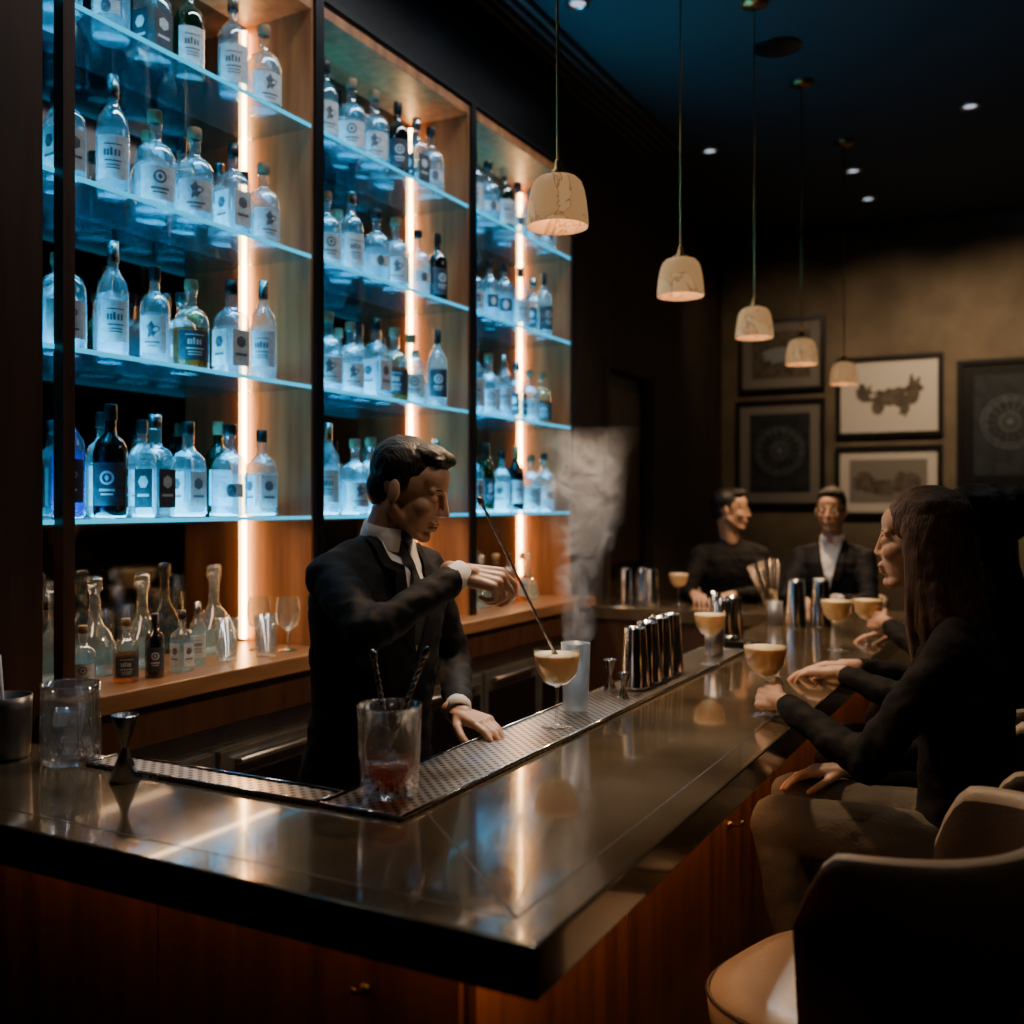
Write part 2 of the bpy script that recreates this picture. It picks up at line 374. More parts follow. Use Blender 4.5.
# ------------------------------------------------------------------ bottles
def bottle(kind,body,upper,cap,label,design=0):
    b=B(); A0,A1=-1.65,.35
    if kind=='round':
        b.lathe([(0,.001),(.038,0),(.042,.006),(.043,.02),(.043,.15)],(0,0,0),body,20)
        b.lathe([(.043,.15),(.0425,.175),(.034,.198),(.018,.212),(.0135,.225),(.0135,.262)],(0,0,0),upper,20)
        b.lathe([(.0155,.25),(.0165,.252),(.0165,.288),(.015,.292),(0,.292)],(0,0,0),cap,16)
        L=(.0436,.03,.14)
    elif kind=='stout':
        b.lathe([(0,.001),(.049,0),(.053,.008),(.053,.125)],(0,0,0),body,20)
        b.lathe([(.053,.125),(.052,.15),(.042,.175),(.022,.187),(.016,.195),(.0155,.235),(.019,.237),(.019,.244)],(0,0,0),upper,20)
        b.lathe([(.0145,.242),(.02,.246),(.02,.272),(.018,.275),(0,.275)],(0,0,0),cap,16)
        L=(.0536,.025,.115)
    elif kind=='square':
        b.lathe([(0,.001),(.039,0),(.043,.006),(.043,.14)],(0,0,0),body,24,sq=5)
        b.lathe([(.043,.14),(.042,.165),(.03,.185),(.016,.195),(.0145,.205),(.0145,.25)],(0,0,0),upper,24,sq=4)
        b.lathe([(.0165,.24),(.018,.242),(.018,.28),(0,.281)],(0,0,0),cap,16)
        L=None
        b.box((.0435,-.031,.025),(.0442,.031,.13),label); b.box((-.031,-.0442,.025),(.031,-.0435,.13),label)
        o=M_ink2 if label is M_label else M_label
        b.lathe([(0,0),(.018,0)],(0,0,0),o,6,M=Matrix.Translation((0,-.0446,.095))@Matrix.Rotation(pi/2,4,'X'))
        b.lathe([(0,0),(.018,0)],(0,0,0),o,6,M=Matrix.Translation((.0446,0,.095))@Matrix.Rotation(pi/2,4,'Y'))
        b.box((.0442,-.02,.055),(.0447,.02,.062),o); b.box((-.02,-.0447,.055),(.02,-.0442,.062),o)
    elif kind=='tall':
        b.lathe([(0,.001),(.035,0),(.0395,.006),(.0405,.03),(.041,.17)],(0,0,0),body,20)
        b.lathe([(.041,.17),(.037,.2),(.022,.225),(.014,.24),(.0135,.275)],(0,0,0),upper,20)
        b.lathe([(.015,.255),(.0155,.257),(.0155,.312),(0,.314)],(0,0,0),cap,16)
        L=(.0415,.04,.15)
    elif kind=='decanter':
        b.lathe([(0,.002),(.05,0),(.058,.012),(.06,.04),(.055,.075)],(0,0,0),body,24)
        b.lathe([(.055,.075),(.04,.11),(.02,.135),(.014,.155),(.0135,.215),(.02,.222),(.02,.228)],(0,0,0),upper,24)
        b.lathe([(.012,.226),(.0125,.228),(.019,.232),(.0195,.25),(.015,.257),(0,.259)],(0,0,0),cap,16)
        L=None
    if L:
        r,z0,z1=L; ac=-.68
        if design==3: z0+=.03; z1-=.02; A0,A1=-1.4,.05
        b.lathe([(r,z0),(r,z1)],(0,0,0),label,14,a0=A0,a1=A1)
        o=M_ink2 if label is M_label else M_label
        zc=(z0+z1)/2
        def patch(pts):
            vs=[((r+.0006)*cos(ac+x/r),(r+.0006)*sin(ac+x/r),zc+z) for x,z in [(sum(p[0] for p in pts)/len(pts),sum(p[1] for p in pts)/len(pts))]+pts]
            n=len(pts); b.add(vs,[(0,i+1,(i+1)%n+1) for i in range(n)],o)
        def bar_(z,h,w): b.lathe([(r+.0005,zc+z),(r+.0005,zc+z+h)],(0,0,0),o,10,a0=ac-w,a1=ac+w)
        if design==0:
            n=18
            for i in range(n):
                q=[]
                for (t,R) in ((2*pi*i/n,.018),(2*pi*(i+1)/n,.018),(2*pi*(i+1)/n,.012),(2*pi*i/n,.012)):
                    a=ac+R*cos(t)/r; q.append(((r+.0006)*cos(a),(r+.0006)*sin(a),zc+.016+R*sin(t)))
                b.add(q,[(0,1,2,3)],o)
            patch([(.006*cos(t),.016+.009*sin(t)) for t in (0,1.6,3.1,4.7)])
            bar_(-.018,.006,.45); bar_(-.028,.004,.35)
        elif design==1:
            patch([((.016+.007*sin(3*t+1))*cos(t),.012+(.022+.006*sin(5*t))*sin(t)) for t in [2*pi*i/20 for i in range(20)]])
            bar_(-.026,.005,.5); bar_(-.036,.003,.3)
        elif design==2:
            for i,(x,h) in enumerate([(-.02,.016),(-.012,.016),(-.004,.02),(.006,.016),(.015,.016)]):
                patch([(x-.003,.002),(x+.003,.002),(x+.003,.002+h),(x-.003,.002+h)])
            bar_(-.012,.004,.5); bar_(-.022,.003,.4); bar_(-.03,.003,.4); bar_(.03,.003,.55)
        else:
            patch([(.014*cos(t),.02*sin(t)) for t in [2*pi*i/16 for i in range(16)]])
    return b.mesh(kind+'_bottle')
BT_=[bottle('round',M_gin,M_glass,M_cap,M_label,1),bottle('stout',M_gin,M_glass,M_cork,M_label,0),bottle('square',M_gin,M_glass,M_cap,M_label),
     bottle('tall',M_gin,M_glass,M_silver,M_label,2),bottle('round',M_gin,M_glass,M_cap,M_label2,3),bottle('tall',M_green,M_green,M_cap,M_label2,1),
     bottle('round',M_dark,M_dark,M_cap,M_label2,0),bottle('stout',M_amber,M_glass,M_cork,M_label2,2),bottle('tall',M_blue,M_glass,M_cap,M_label2,1),
     bottle('stout',M_gin,M_glass,M_cap,M_label,3),bottle('tall',M_dark,M_dark,M_gold,M_label,2),bottle('round',M_gin,M_glass,M_silver,M_label,2),
     bottle('tall',M_gin,M_gin,M_cap,M_label2,0),bottle('stout',M_gin,M_glass,M_cork,M_label,1),bottle('square',M_glass,M_glass,M_silver,M_label2),
     bottle('round',M_green,M_green,M_cork,M_label,2)]
weights=[5.5,4,4,4,2,2.0,1.8,.8,.5,4,1.0,3.5,2,5,1.5,.6]
DEC=bottle('decanter',M_gin,M_glass,M_glass,M_label); DECA=bottle('round',M_amber,M_glass,M_cork,M_label,2)
def inst(me,par,x,y,z,s=1,rot=0,nm='bottle'):
    o=D.objects.new(nm,me); C.collection.objects.link(o); o.location=(x,y,z); o.rotation_euler=(0,0,rot); o.scale=(s,s,s); o.parent=par
    return o
for bi,(a,b) in enumerate(zip(y0s,y1s)):
    par=empty('liquor_bottle_display')
    for zi,z in enumerate(SZ):
        n=6; st=(b-a-.14)/n
        for i in range(n):
            y=a+.07+st*(i+.5)+rnd.uniform(-.014,.014)
            me=rnd.choices(BT_,weights)[0]
            if zi==0 and bi==0 and i<1: me=BT_[8]
            inst(me,par,-2.28+rnd.uniform(-.02,.012),y,z+.003,rnd.uniform(.96,1.09),rnd.uniform(-.3,.3))
            if rnd.random()<.5: inst(rnd.choices(BT_,weights)[0],par,-2.405,min(y+st*.5,b-.1),z+.003,rnd.uniform(.92,1.05),rnd.uniform(-.3,.3))
par=empty('liquor_bottle_display')
for (me,x,y,s,nm) in [(DEC,-2.36,1.83,1.05,'decanter'),(DEC,-2.37,1.97,1.07,'decanter'),(DEC,-2.36,2.13,1.07,'decanter'),(BT_[3],-2.4,1.75,.95,'bottle'),(DEC,-2.38,2.44,1.1,'decanter'),
    (BT_[7],-2.20,1.93,.62,'bottle'),(BT_[6],-2.19,2.02,.6,'bottle'),(BT_[1],-2.21,1.80,.6,'bottle'),(BT_[2],-2.2,2.13,.62,'bottle'),(BT_[3],-2.24,2.23,.6,'bottle')]:
    inst(me,par,x,y,CZ+.0005,s,0,nm)
yy=2.85
while yy<4.72:
    if not(3.66<yy<3.86):
        inst(rnd.choice([DECA,DEC,BT_[0],BT_[7],BT_[1],DECA]),par,-2.33+rnd.uniform(-.04,.02),yy,CZ+.0005,rnd.uniform(.8,1.0),0)
    yy+=.125
def tumbler(b,c,r,h,m,th=.003,seg=24):
    b.lathe([(0,.001),(r*.82,0),(r*.86,.004),(r,h),(r-th,h),(r*.84-th,.014),(0,.012)],c,m,seg)
def stemglass(b,c,m):
    b.lathe([(0,0),(.032,0),(.033,.002),(.008,.006),(.004,.012),(.004,.06),(.01,.066),(.033,.085),(.04,.12),(.038,.15),(.033,.175)],c,m,20)
for i,(x,y) in enumerate([(-2.22,2.33),(-2.3,2.56),(-2.18,2.46),(-2.2,2.59)]):
    k=B(); 
    if i in(1,3): stemglass(k,(x,y,CZ),M_glass)
    else: tumbler(k,(x,y,CZ),.036,.13,M_glass)
    k.finish('wine_glass' if i in (1,3) else 'highball_glass')

# ------------------------------------------------------------------ pendants
for i,y in enumerate([2.44,3.46,4.48,5.45,6.47]):
    x=-1.155+.01*i*(i>3); z=2.335
    k=B()
    c=(0,0,0)
    k.lathe([(.081,0),(.083,.004),(.0815,.03),(.077,.07),(.071,.1),(.064,.118),(.052,.13),(.03,.137),(.02,.138)],c,M_alab,40)
    k.lathe([(.081,0),(.077,.004),(.071,.08),(.055,.118),(.02,.128)],c,M_alab,40)
    k.lathe([(0,.03),(.03,.034),(.045,.05),(.03,.09),(0,.1)],c,M_bulb,24)
    k.lathe([(.03,.136),(.028,.144),(.014,.152),(.011,.172),(.0045,.18)],c,M_brass,20)
    k.tube([(0,0,.17),(0,0,CEIL-.02-z)],.0035,M_brass,8)
    k.lathe([(.004,-.03),(.01,-.028),(.055,-.02),(.058,-.004),(.058,0)],(0,0,CEIL-z),M_brass,28)
    k.finish('pendant_lamp',M=Matrix.Translation((x,y,z))@Matrix.Rotation(i*1.3,4,'Z'))
    spot('pendant_light',(x,y,z+.02),(x,y,0),62,(1,.64,.35),120,.75,.04)

# ------------------------------------------------------------------ framed art on back wall
def frame(x0,x1,z0,z1,matm,kind):
    k=B(); Y=8.6; f=.035
    k.box((x0,Y-.035,z0),(x1,Y,z0+f),M_frame);k.box((x0,Y-.035,z1-f),(x1,Y,z1),M_frame);k.box((x0,Y-.035,z0+f),(x0+f,Y,z1-f),M_frame);k.box((x1-f,Y-.035,z0+f),(x1,Y,z1-f),M_frame)
    k.box((x0+f,Y-.015,z0+f),(x1-f,Y,z1-f),matm)
    w=x1-x0;h=z1-z0; m=.13*min(w,h)+f; cx=(x0+x1)/2; cz=(z0+z1)/2; yy=Y-.016
    def blob(cx,cz,rx,rz,m,seed,y=yy,rough=.35):
        n=60; pts=[]
        for i in range(n):
            a=2*pi*i/n; q=1+rough*noise.fractal(V((cos(a)*2+seed,sin(a)*2,seed)),.8,2,4)
            pts.append((cx+rx*q*cos(a),y,cz+rz*q*sin(a)))
        k.add([(cx,y,cz)]+pts,[(0,i+1,(i+1)%n+1) for i in range(n)],m,False)
    if kind=='creature':
        k.box((x0+m,yy,z0+m),(x1-m,Y,z1-m),M_matw); blob(cx+.02,cz-.01,.17,.07,M_ink,1,yy-.001,.6); blob(cx-.19,cz+.03,.06,.07,M_ink,3,yy-.0012,.6); blob(cx+.19,cz+.03,.06,.1,M_ink,5,yy-.0014,.6); blob(cx-.08,cz-.09,.05,.06,M_ink,6,yy-.0016); blob(cx+.12,cz-.09,.04,.08,M_ink,8,yy-.0018)
    elif kind=='landscape':
        k.box((x0+m,yy,z0+m),(x1-m,Y,z1-m),M_matg)
        blob(cx-.05,cz-.05,.2,.06,M_ink,2,yy-.001,.5); blob(cx+.16,cz+.0,.1,.07,M_ink,9,yy-.0012,.5); blob(cx-.18,cz-.0,.08,.08,M_ink,12,yy-.0014,.5)
    elif kind=='dark':
        k.box((x0+m,yy,z0+m),(x1-m,Y,z1-m),M_ink); blob(cx,cz,.15,.06,M_artline,4,yy-.001,.6)
    else:
        k.box((x0+m*.9,yy,z0+m*.9),(x1-m*.9,Y,z1-m*.9),M_artdk)
        for R in (.2,.17,.07):
            k.tube([(cx+R*cos(a),yy-.002,cz+.02+R*sin(a)) for a in [2*pi*i/48 for i in range(49)]],.0022,M_artline,5)
        for i in range(8):
            a=pi*i/8+.2; R=.2; k.tube([(cx-R*cos(a),yy-.002,cz+.02-R*sin(a)),(cx+R*cos(a),yy-.002,cz+.02+R*sin(a))],.0014,M_artline,4)
    k.finish('framed_art_print')
frame(-2.35,-1.63,2.54,3.165,M_matg,'dark'); frame(-2.37,-1.63,1.575,2.475,M_matg,'wheel'); frame(-1.54,-.73,2.14,2.787,M_matw,'creature')
frame(-1.545,-.735,1.497,2.066,M_matw,'landscape'); frame(-.63,.11,1.70,2.71,M_frame,'wheel'); frame(.25,1.0,1.8,2.6,M_matw,'landscape')
for x,p in [(-2.0,26),(-1.1,76),(-.3,125),(.8,80)]:
    spot('picture_spotlight',(x,7.1,CEIL-.03),(x+.02,8.6,2.35),p,(1,.72,.44),80,1,.06)

# ------------------------------------------------------------------ glassware & tools on bar
def coupe(x,y,z,s=1,fill=True,name='cocktail_coupe'):
    k=B(); c=(x,y,z)
    k.lathe([(0,.0),(.036*s,.0),(.037*s,.002),(.012*s,.006),(.0045,.012),(.0035,.05),(.0035,.09*s),(.008,.096*s),(.03*s,.104*s),(.047*s,.126*s),(.0535*s,.160*s),(.0545*s,.182*s)],c,M_crystal,32)
    if fill:
        k.lathe([(0,.098*s),(.028*s,.106*s),(.045*s,.128*s),(.0518*s,.160*s),(.0525*s,.167*s)],c,M_drink,32)
        k.lathe([(.0525*s,.167*s),(.0522*s,.171*s),(0,.172*s)],c,M_foam,32)
    return k.finish(name)
coupe(-1.01,2.13,BT+.011); coupe(-.97,3.2,BT+.011,.95); coupe(-.63,2.55,BT); coupe(-.68,3.80,BT,1.05); coupe(-1.72,5.12,BT,.95)
coupe(-.60,3.98,BT,1.0)
def fluted(b,c,r0,r1,h,m,seg=60,amp=.0012):
    rings=[(r0*.9,0),(r0,.006),(r0+(r1-r0)*.5,h*.5),(r0+(r1-r0)*.8,h*.8),(r1,h),(r1-.003,h),(r0+(r1-r0)*.5-.004,h*.5),(r0-.004,.016),(.001,.014)]
    vs=[];fs=[]
    for j,(r,z) in enumerate(rings):
        for i in range(seg):
            a=2*pi*i/seg; q=r+(amp if (i%4<2) and j<3 else 0); vs.append((c[0]+q*cos(a),c[1]+q*sin(a),c[2]+z))
    for j in range(len(rings)-1):
        for i in range(seg): fs.append((j*seg+i,j*seg+(i+1)%seg,(j+1)*seg+(i+1)%seg,(j+1)*seg+i))
    fs.append(tuple(range(seg)))
    b.add(vs,fs,m,True)
def barspoon(b,p,q,r=.0022,m=M_chrome):
    p=V(p);q=V(q); t=(q-p).normalized(); u=t.orthogonal().normalized(); w=t.cross(u)
    n=60; 
    for ph in (0,pi): b.tube([p+(q-p)*(i/n)+(u*cos(i*.9+ph)+w*sin(i*.9+ph))*r*.6 for i in range(n+1)],r*.8,m,6)
    b.ell(q+t*.006,(.007,.007,.012),m,R=t.to_track_quat('Z','Y').to_matrix()); 
    b.ell(p-t*.012,(.010,.004,.016),m,R=t.to_track_quat('Z','Y').to_matrix())
mg=(-1.042,1.50,BT+.0105)
k=B(); fluted(k,mg,.050,.058,.16,M_crystal)
k.lathe([(0,.017),(.0455,.017),(.0485,.062),(0,.062)],mg,M_whiskey,32)
k.lathe([(.0565,.157),(.0592,.160),(.0565,.1625)],mg,M_cut,40)
k.finish('mixing_glass')
k=B(); barspoon(k,V(mg)+V((.02,-.01,.03)),V(mg)+V((-.055,.03,.235)),.004); k.finish('bar_spoon')
k=B(); barspoon(k,V(mg)+V((-.025,-.0,.03)),V(mg)+V((.045,.045,.245)),.004); k.finish('bar_spoon')
k=B()
for i,(dx,dy,a) in enumerate([(-.015,.012,.4),(.018,-.014,1.0)]):
    R=Euler((.3*i,.2,a)).to_matrix().to_4x4(); R.translation=V(mg)+V((dx,dy,.062)); k.box((-.013,-.013,-.013),(.013,.013,.013),M_glass,R)
k.finish('ice_cubes',bevel=.002)
g=(-1.78,1.42,BT)
k=B(); fluted(k,g,.054,.058,.16,M_cut,48,.004)
for i in range(9):
    a=2*pi*i/9
    for s in (-1,1): k.tube([V(g)+V((.0575*cos(a+s*t*.7),.0575*sin(a+s*t*.7),.015+t*.08)) for t in [0,.25,.5,.75,1]],.0019,M_cut,5)
k.lathe([(.0565,.157),(.0592,.160),(.0565,.1625)],g,M_cut,40)
k.finish('cut_crystal_glass')
k=B()
for i,(dx,dy,a,z) in enumerate([(-.018,.012,.4,.036),(.018,-.014,1.0,.036),(0,.01,.2,.066),(-.012,-.012,.8,.092),(.014,.012,.1,.098)]):
    R=Euler((.1*i,.1,a)).to_matrix().to_4x4(); R.translation=V(g)+V((dx,dy,z)); k.box((-.015,-.015,-.015),(.015,.015,.015),M_ice,R)
k.finish('ice_cubes',bevel=.002)
def jigger(x,y,z,s=1):
    k=B(); k.lathe([(.001,.001),(.027*s,0),(.028*s,.002),(.006*s,.058*s),(.0065*s,.064*s),(.024*s,.118*s),(.0235*s,.12*s),(.005*s,.068*s),(.001,.066*s)],(x,y,z),M_chrome,28); k.finish('jigger')
jigger(-1.565,1.37,BT,1.05)
jigger(-1.07,2.60,BT+.011,.75); jigger(-1.0,2.52,BT+.011,.6)
k=B(); fluted(k,(-1.93,1.375,BT),.05,.056,.13,M_steeldk,48,.002); k.tube([(-1.93,1.38,BT+.02),(-1.965,1.39,BT+.21)],.004,M_shirt); k.tube([(-1.92,1.37,BT+.02),(-1.94,1.35,BT+.2)],.004,M_shirt); k.finish('hammered_tin_cup')
k=B(); tumbler(k,(-1.05,2.325,BT+.011),.037,.17,M_frost); k.finish('highball_glass')
def tin(x,y,z,r=.043,h=.17,m=M_chrome,inv=True):
    k=B()
    pr=[(r-.003,0),(r+.001,.001),(r,.006),(r*.74,h-.004),(r*.7,h),(r*.66,h-.003),(0,h-.004)]
    k.lathe(pr,(x,y,z),m,28); k.finish('cocktail_shaker_tin')
for y,h in [(2.70,.17),(2.80,.175),(2.90,.18),(3.0,.18)]: tin(-1.035,y,BT+.011,.042,h)
tin(-1.08,3.72,BT,.042,.17); tin(-1.07,3.83,BT,.042,.175)
for x,y in [(-.96,4.42),(-.98,4.53),(-.87,4.5),(-.9,4.62)]: tin(x,y,BT,.044,.2)
for x,y in [(-2.02,5.1),(-1.92,5.12),(-1.97,5.0),(-1.84,5.04)]: tin(x,y,BT,.042,.19)
k=B(); c=(-1.07,4.5,BT); tumbler(k,c,.035,.1,M_steeldk)
for i in range(9):
    a=i*.7; k.tube([V(c)+V((.01*cos(a),.01*sin(a),.015)),V(c)+V((.07*cos(a)-.05,.06*sin(a),.27+.02*sin(i)))],.0028,M_straw,6)
k.finish('straw_caddy')
k=B(); c=(-1.5,5.05,BT); tumbler(k,c,.03,.08,M_dark); k.finish('rocks_glass')
k=B(); c=(-1.02,3.42,BT+.0105); tumbler(k,c,.036,.12,M_steel)
for i in range(4): k.tube([V(c)+V((0,0,.01)),V(c)+V((.03*cos(i*2),.03*sin(i*2),.2))],.0025,M_chrome,6)
k.finish('bar_tool_holder')
k=B(); k.box((-1.1,3.61,BT),(-.93,3.67,BT+.035),M_black); k.ell((-1.03,3.64,BT+.035),(.04,.03,.02),M_green); k.finish('garnish_tray',bevel=.004)

# ------------------------------------------------------------------ bar stools
def stool(x,y,yaw=pi):
    k=B(); sx0=.035
    def se(cx,z,rx,ry,n=3.2,seg=40):
        return [V((sx0+cx+rx*abs(cos(a))**(2/n)*(1 if cos(a)>=0 else -1),ry*abs(sin(a))**(2/n)*(1 if sin(a)>=0 else -1),z)) for a in [2*pi*i/seg for i in range(seg)]]
    k.loft([se(0,.655,.20,.18),se(0,.66,.225,.2),se(0,.685,.245,.222),se(0,.73,.25,.228),se(0,.755,.24,.218),se(0,.768,.2,.18),se(0,.772,.1,.09)],M_leather)
    rim=se(0,.742,.249,.227); k.tube(rim+[rim[0]],.0045,M_leatherdk,6)
    rings=[]; n=44
    for i in range(n+1):
        u=i/n*2-1; a=u*radians(94)
        top=1.10-.03*abs(u)**2; 
        if abs(u)>.84: top-= ((abs(u)-.84)/.16)**2*.10
        bot=.67
        q=(abs(cos(a))**2.6+abs(sin(a))**2.6)**(-1/2.6)
        ring=[]
        for (dr,t) in [(0,0),(0,.25),(0,.5),(0,.75),(0,.94),(-.008,.985),(-.02,1),(-.032,.985),(-.038,.94),(-.04,.75),(-.042,.5),(-.042,.25),(-.04,0)]:
            r=.262*q+dr; fl=1+.1*t
            ring.append(V((-cos(a)*r*fl,sin(a)*r*.97*fl,bot+(top-bot)*t)))
        rings.append(ring)
    o=len(k.v); k.loft(rings,M_leatherdk)
    im=k.mi(M_leather)
    for fi in range(len(k.f)):
        f=k.f[fi]
        if min(f)>=o and len(f)==4:
            js=[(q-o)%13 for q in f]
            if 5<=min(js) and max(js)<=8: k.fm[fi]=im
    for sx in(-1,1):
        for sy in (-1,1): k.tube([(sx*.16,sy*.15,.66),(sx*.215,sy*.205,.0)],[.016,.011],M_black,10)
    zf=.3; w=.19;
    k.tube([(w,w-.01,zf),(-w,w-.01,zf)],.009,M_brass); k.tube([(w,-w+.01,zf),(-w,-w+.01,zf)],.009,M_brass); k.tube([(w,w-.01,zf),(w,-w+.01,zf)],.009,M_brass); k.tube([(-w,w-.01,zf),(-w,-w+.01,zf)],.009,M_brass)
    k.finish('bar_stool',M=Matrix.Translation((x,y,0))@Matrix.Rotation(yaw,4,'Z'))
stool(-.245,1.83,pi-.30); stool(-.10,2.47); stool(-.12,3.14); stool(-.12,3.82)
stool(-1.05,5.80,-pi/2); stool(-1.64,5.80,-pi/2)

# ------------------------------------------------------------------ people
def hand(b,wrist,f,n,left,curls,m,thumb=(.35,.3,.25),scale=1.0):
    f=V(f).normalized(); n=V(n); n=(n-f*n.dot(f)).normalized(); Z=-n; Y=Z.cross(f)
    M=Matrix((f,Y,Z)).transposed().to_4x4(); M.translation=V(wrist)
    s=-1 if left else 1
    def T(x,y,z): return M@(V((x,y*s,z))*scale)
    h=B(); R=scale
    bases=[(.086,.030),(.091,.010),(.087,-.010),(.078,-.028)]; lens=[(.042,.025,.02),(.046,.029,.021),(.042,.027,.02),(.033,.020,.018)]
    h.cap(T(-.03,0,0),T(.02,0,0),.024*R,.023*R,m)
    for (x,y) in bases: h.cap(T(.005,y*.55,0),T(x,y,0),.015*R,.0125*R,m,12)
    h.cap(T(.03,.02,-.008),T(.055,.005,-.008),.013*R,.012*R,m,12); h.cap(T(.03,-.02,-.008),T(.06,-.02,-.006),.012*R,.011*R,m,12)
    for (x,y),L,cu in zip(bases,lens,curls):
        p=(x,y,0); a=0; rr=[.0098,.0088,.0080,.0068]; 
        if y<-.02: rr=[q*.88 for q in rr]
        sp=y*.12/.03
        for i in range(3):
            a+=radians(cu[i]); q=(p[0]+L[i]*cos(a),p[1]+L[i]*sp*.3*cos(a),p[2]-L[i]*sin(a))
            h.cap(T(*p),T(*q),rr[i]*R,rr[i+1]*R,m,12); p=q
    t0=(.022,.022,-.006); d=V((.75,.66,-.25)).normalized(); p=V(t0); q=p+d*.042
    h.cap(T(*p),T(*q),.0145*R,.0115*R,m,12)
    for i,L in enumerate((.034,.027)):
        d=(d+V((thumb[0],-thumb[1],-thumb[2]))).normalized(); p=q; q=p+d*L; h.cap(T(*p),T(*q),(.0108-.001*i)*R,(.0098-.0018*i)*R,m,12)
    vs,fs,_=remesh(h,.0032,3,.5); b.add(vs,fs,m)

def head(b,Mh,neck_local,skin,hair,style,fem=False):
    h=B(); m=skin
    h.ell((-.014,0,.028),(.094,.073,.088),m); h.ell((.030,0,-.035),(.058,.054,.074),m); h.ell((.04,0,.045),(.048,.059,.046),m)
    j=.85 if fem else 1
    h.ell((.068,0,-.096),(.020,.022*j,.016),m)
    for s in(-1,1):
        h.cap((-.012,s*.052*j,-.045),(.058,s*.02*j,-.095),.019,.014,m,12)
        h.ell((.054,s*.038,-.024),(.028,.019,.024),m)
        h.cap((.081,s*.012,.024),(.068,s*.044,.022),.0078,.0072,m,10)
        h.ell((.070,s*.030,.002),(.016,.016,.012),m)
        h.ell((-.012,s*.076,-.008),(.017,.008,.030),m,R=Euler((0,-.2,s*.25)).to_matrix())
        h.ell((.096 if not fem else .091,s*.008,-.030),(.009,.0065,.0065),m)
    if fem: h.cap((.084,0,.018),(.099,0,-.025),.0070,.0082,m,12)
    else: h.cap((.085,0,.018),(.107,0,-.025),.0075,.0092,m,12)
    h.ell((.086,0,-.055),(.012,.022,.008),m); h.ell((.084,0,-.070),(.012,.019,.008),m)
    h.cap((-.025,0,-.05),neck_local,.052 if not fem else .044,.056 if not fem else .048,m)
    vs,fs,_=remesh(h,.0038,3,.5)
    b.add([Mh@v for v in vs],fs,m)
    b.ell((.0898,0,-.0575),(.0085,.020,.0038),M_lip,M=Mh); b.ell((.0880,0,-.0655),(.0085,.016,.0045),M_lip,M=Mh)
    for s in (-1,1):
        b.ell((.0762,s*.030,.000),(.0100,.0115,.0042),M_eye,M=Mh); b.ell((.0822,s*.030,.0000),(.0045,.0045,.0040),M_iris,M=Mh)
        b.tube([(.0855,s*.014,.0245),(.0832,s*.029,.0280),(.071,s*.046,.024)],[.0015,.0020,.0010],hair,6,M=Mh)
    g=B()
    if style=='short':
        g.ell((-.028,0,.046),(.094,.079,.083),hair); g.ell((.022,0,.096),(.060,.057,.031),hair); g.ell((.048,.012,.099),(.036,.040,.021),hair)
        g.ell((-.06,0,-.01),(.052,.064,.058),hair)
        for s in (-1,1): g.ell((-.004,s*.069,.018),(.018,.009,.030),hair)
        for i in range(70):
            y=rnd.uniform(-.056,.056); g.cap((.064+rnd.uniform(-.01,.01),y,.094+rnd.uniform(-.004,.006)),(-.03,y*.9+.01,.126-abs(y)*.55),.0035,.0045,hair,8)
        vs,fs,ns=remesh(g,.0038,2,.45)
    else:
        g.ell((-.02,0,.045),(.100,.084,.086),hair); g.ell((-.05,0,-.03),(.065,.08,.1),hair); g.ell((-.06,0,-.13),(.05,.082,.12),hair); g.ell((-.065,0,-.24),(.04,.075,.10),hair)
        for i in range(120):
            a=rnd.uniform(-2.15,2.15)
            cx=-cos(a)*.085-.02; cy=sin(a)*.082
            L=rnd.uniform(.24,.40); w=.011
            pts=[V((cx*.3,cy*.3,.122)),V((cx*.8,cy*.85,.09)),V((cx,cy*1.03,.02)),V((cx*1.02-.005,cy*1.08,-.08)),V((cx*1.05-.015+w*sin(i),cy*1.15+w*cos(i*2.),-.18)),V((cx-.02+w*sin(i*1.7),cy*1.15+w*cos(i),-.12-L*.55)),V((cx-.03,cy*1.1,-.1-L))]
            g.tube(pts,[.008,.009,.009,.010,.010,.008,.003],hair,8)
        vs,fs,ns=remesh(g,.0055,1,.5)
    vs=[v+n*(.002*noise.noise(V((v.x*60,v.y*160,v.z*40)))) for v,n in zip(vs,ns)]
    b.add([Mh@v for v in vs],fs,hair)

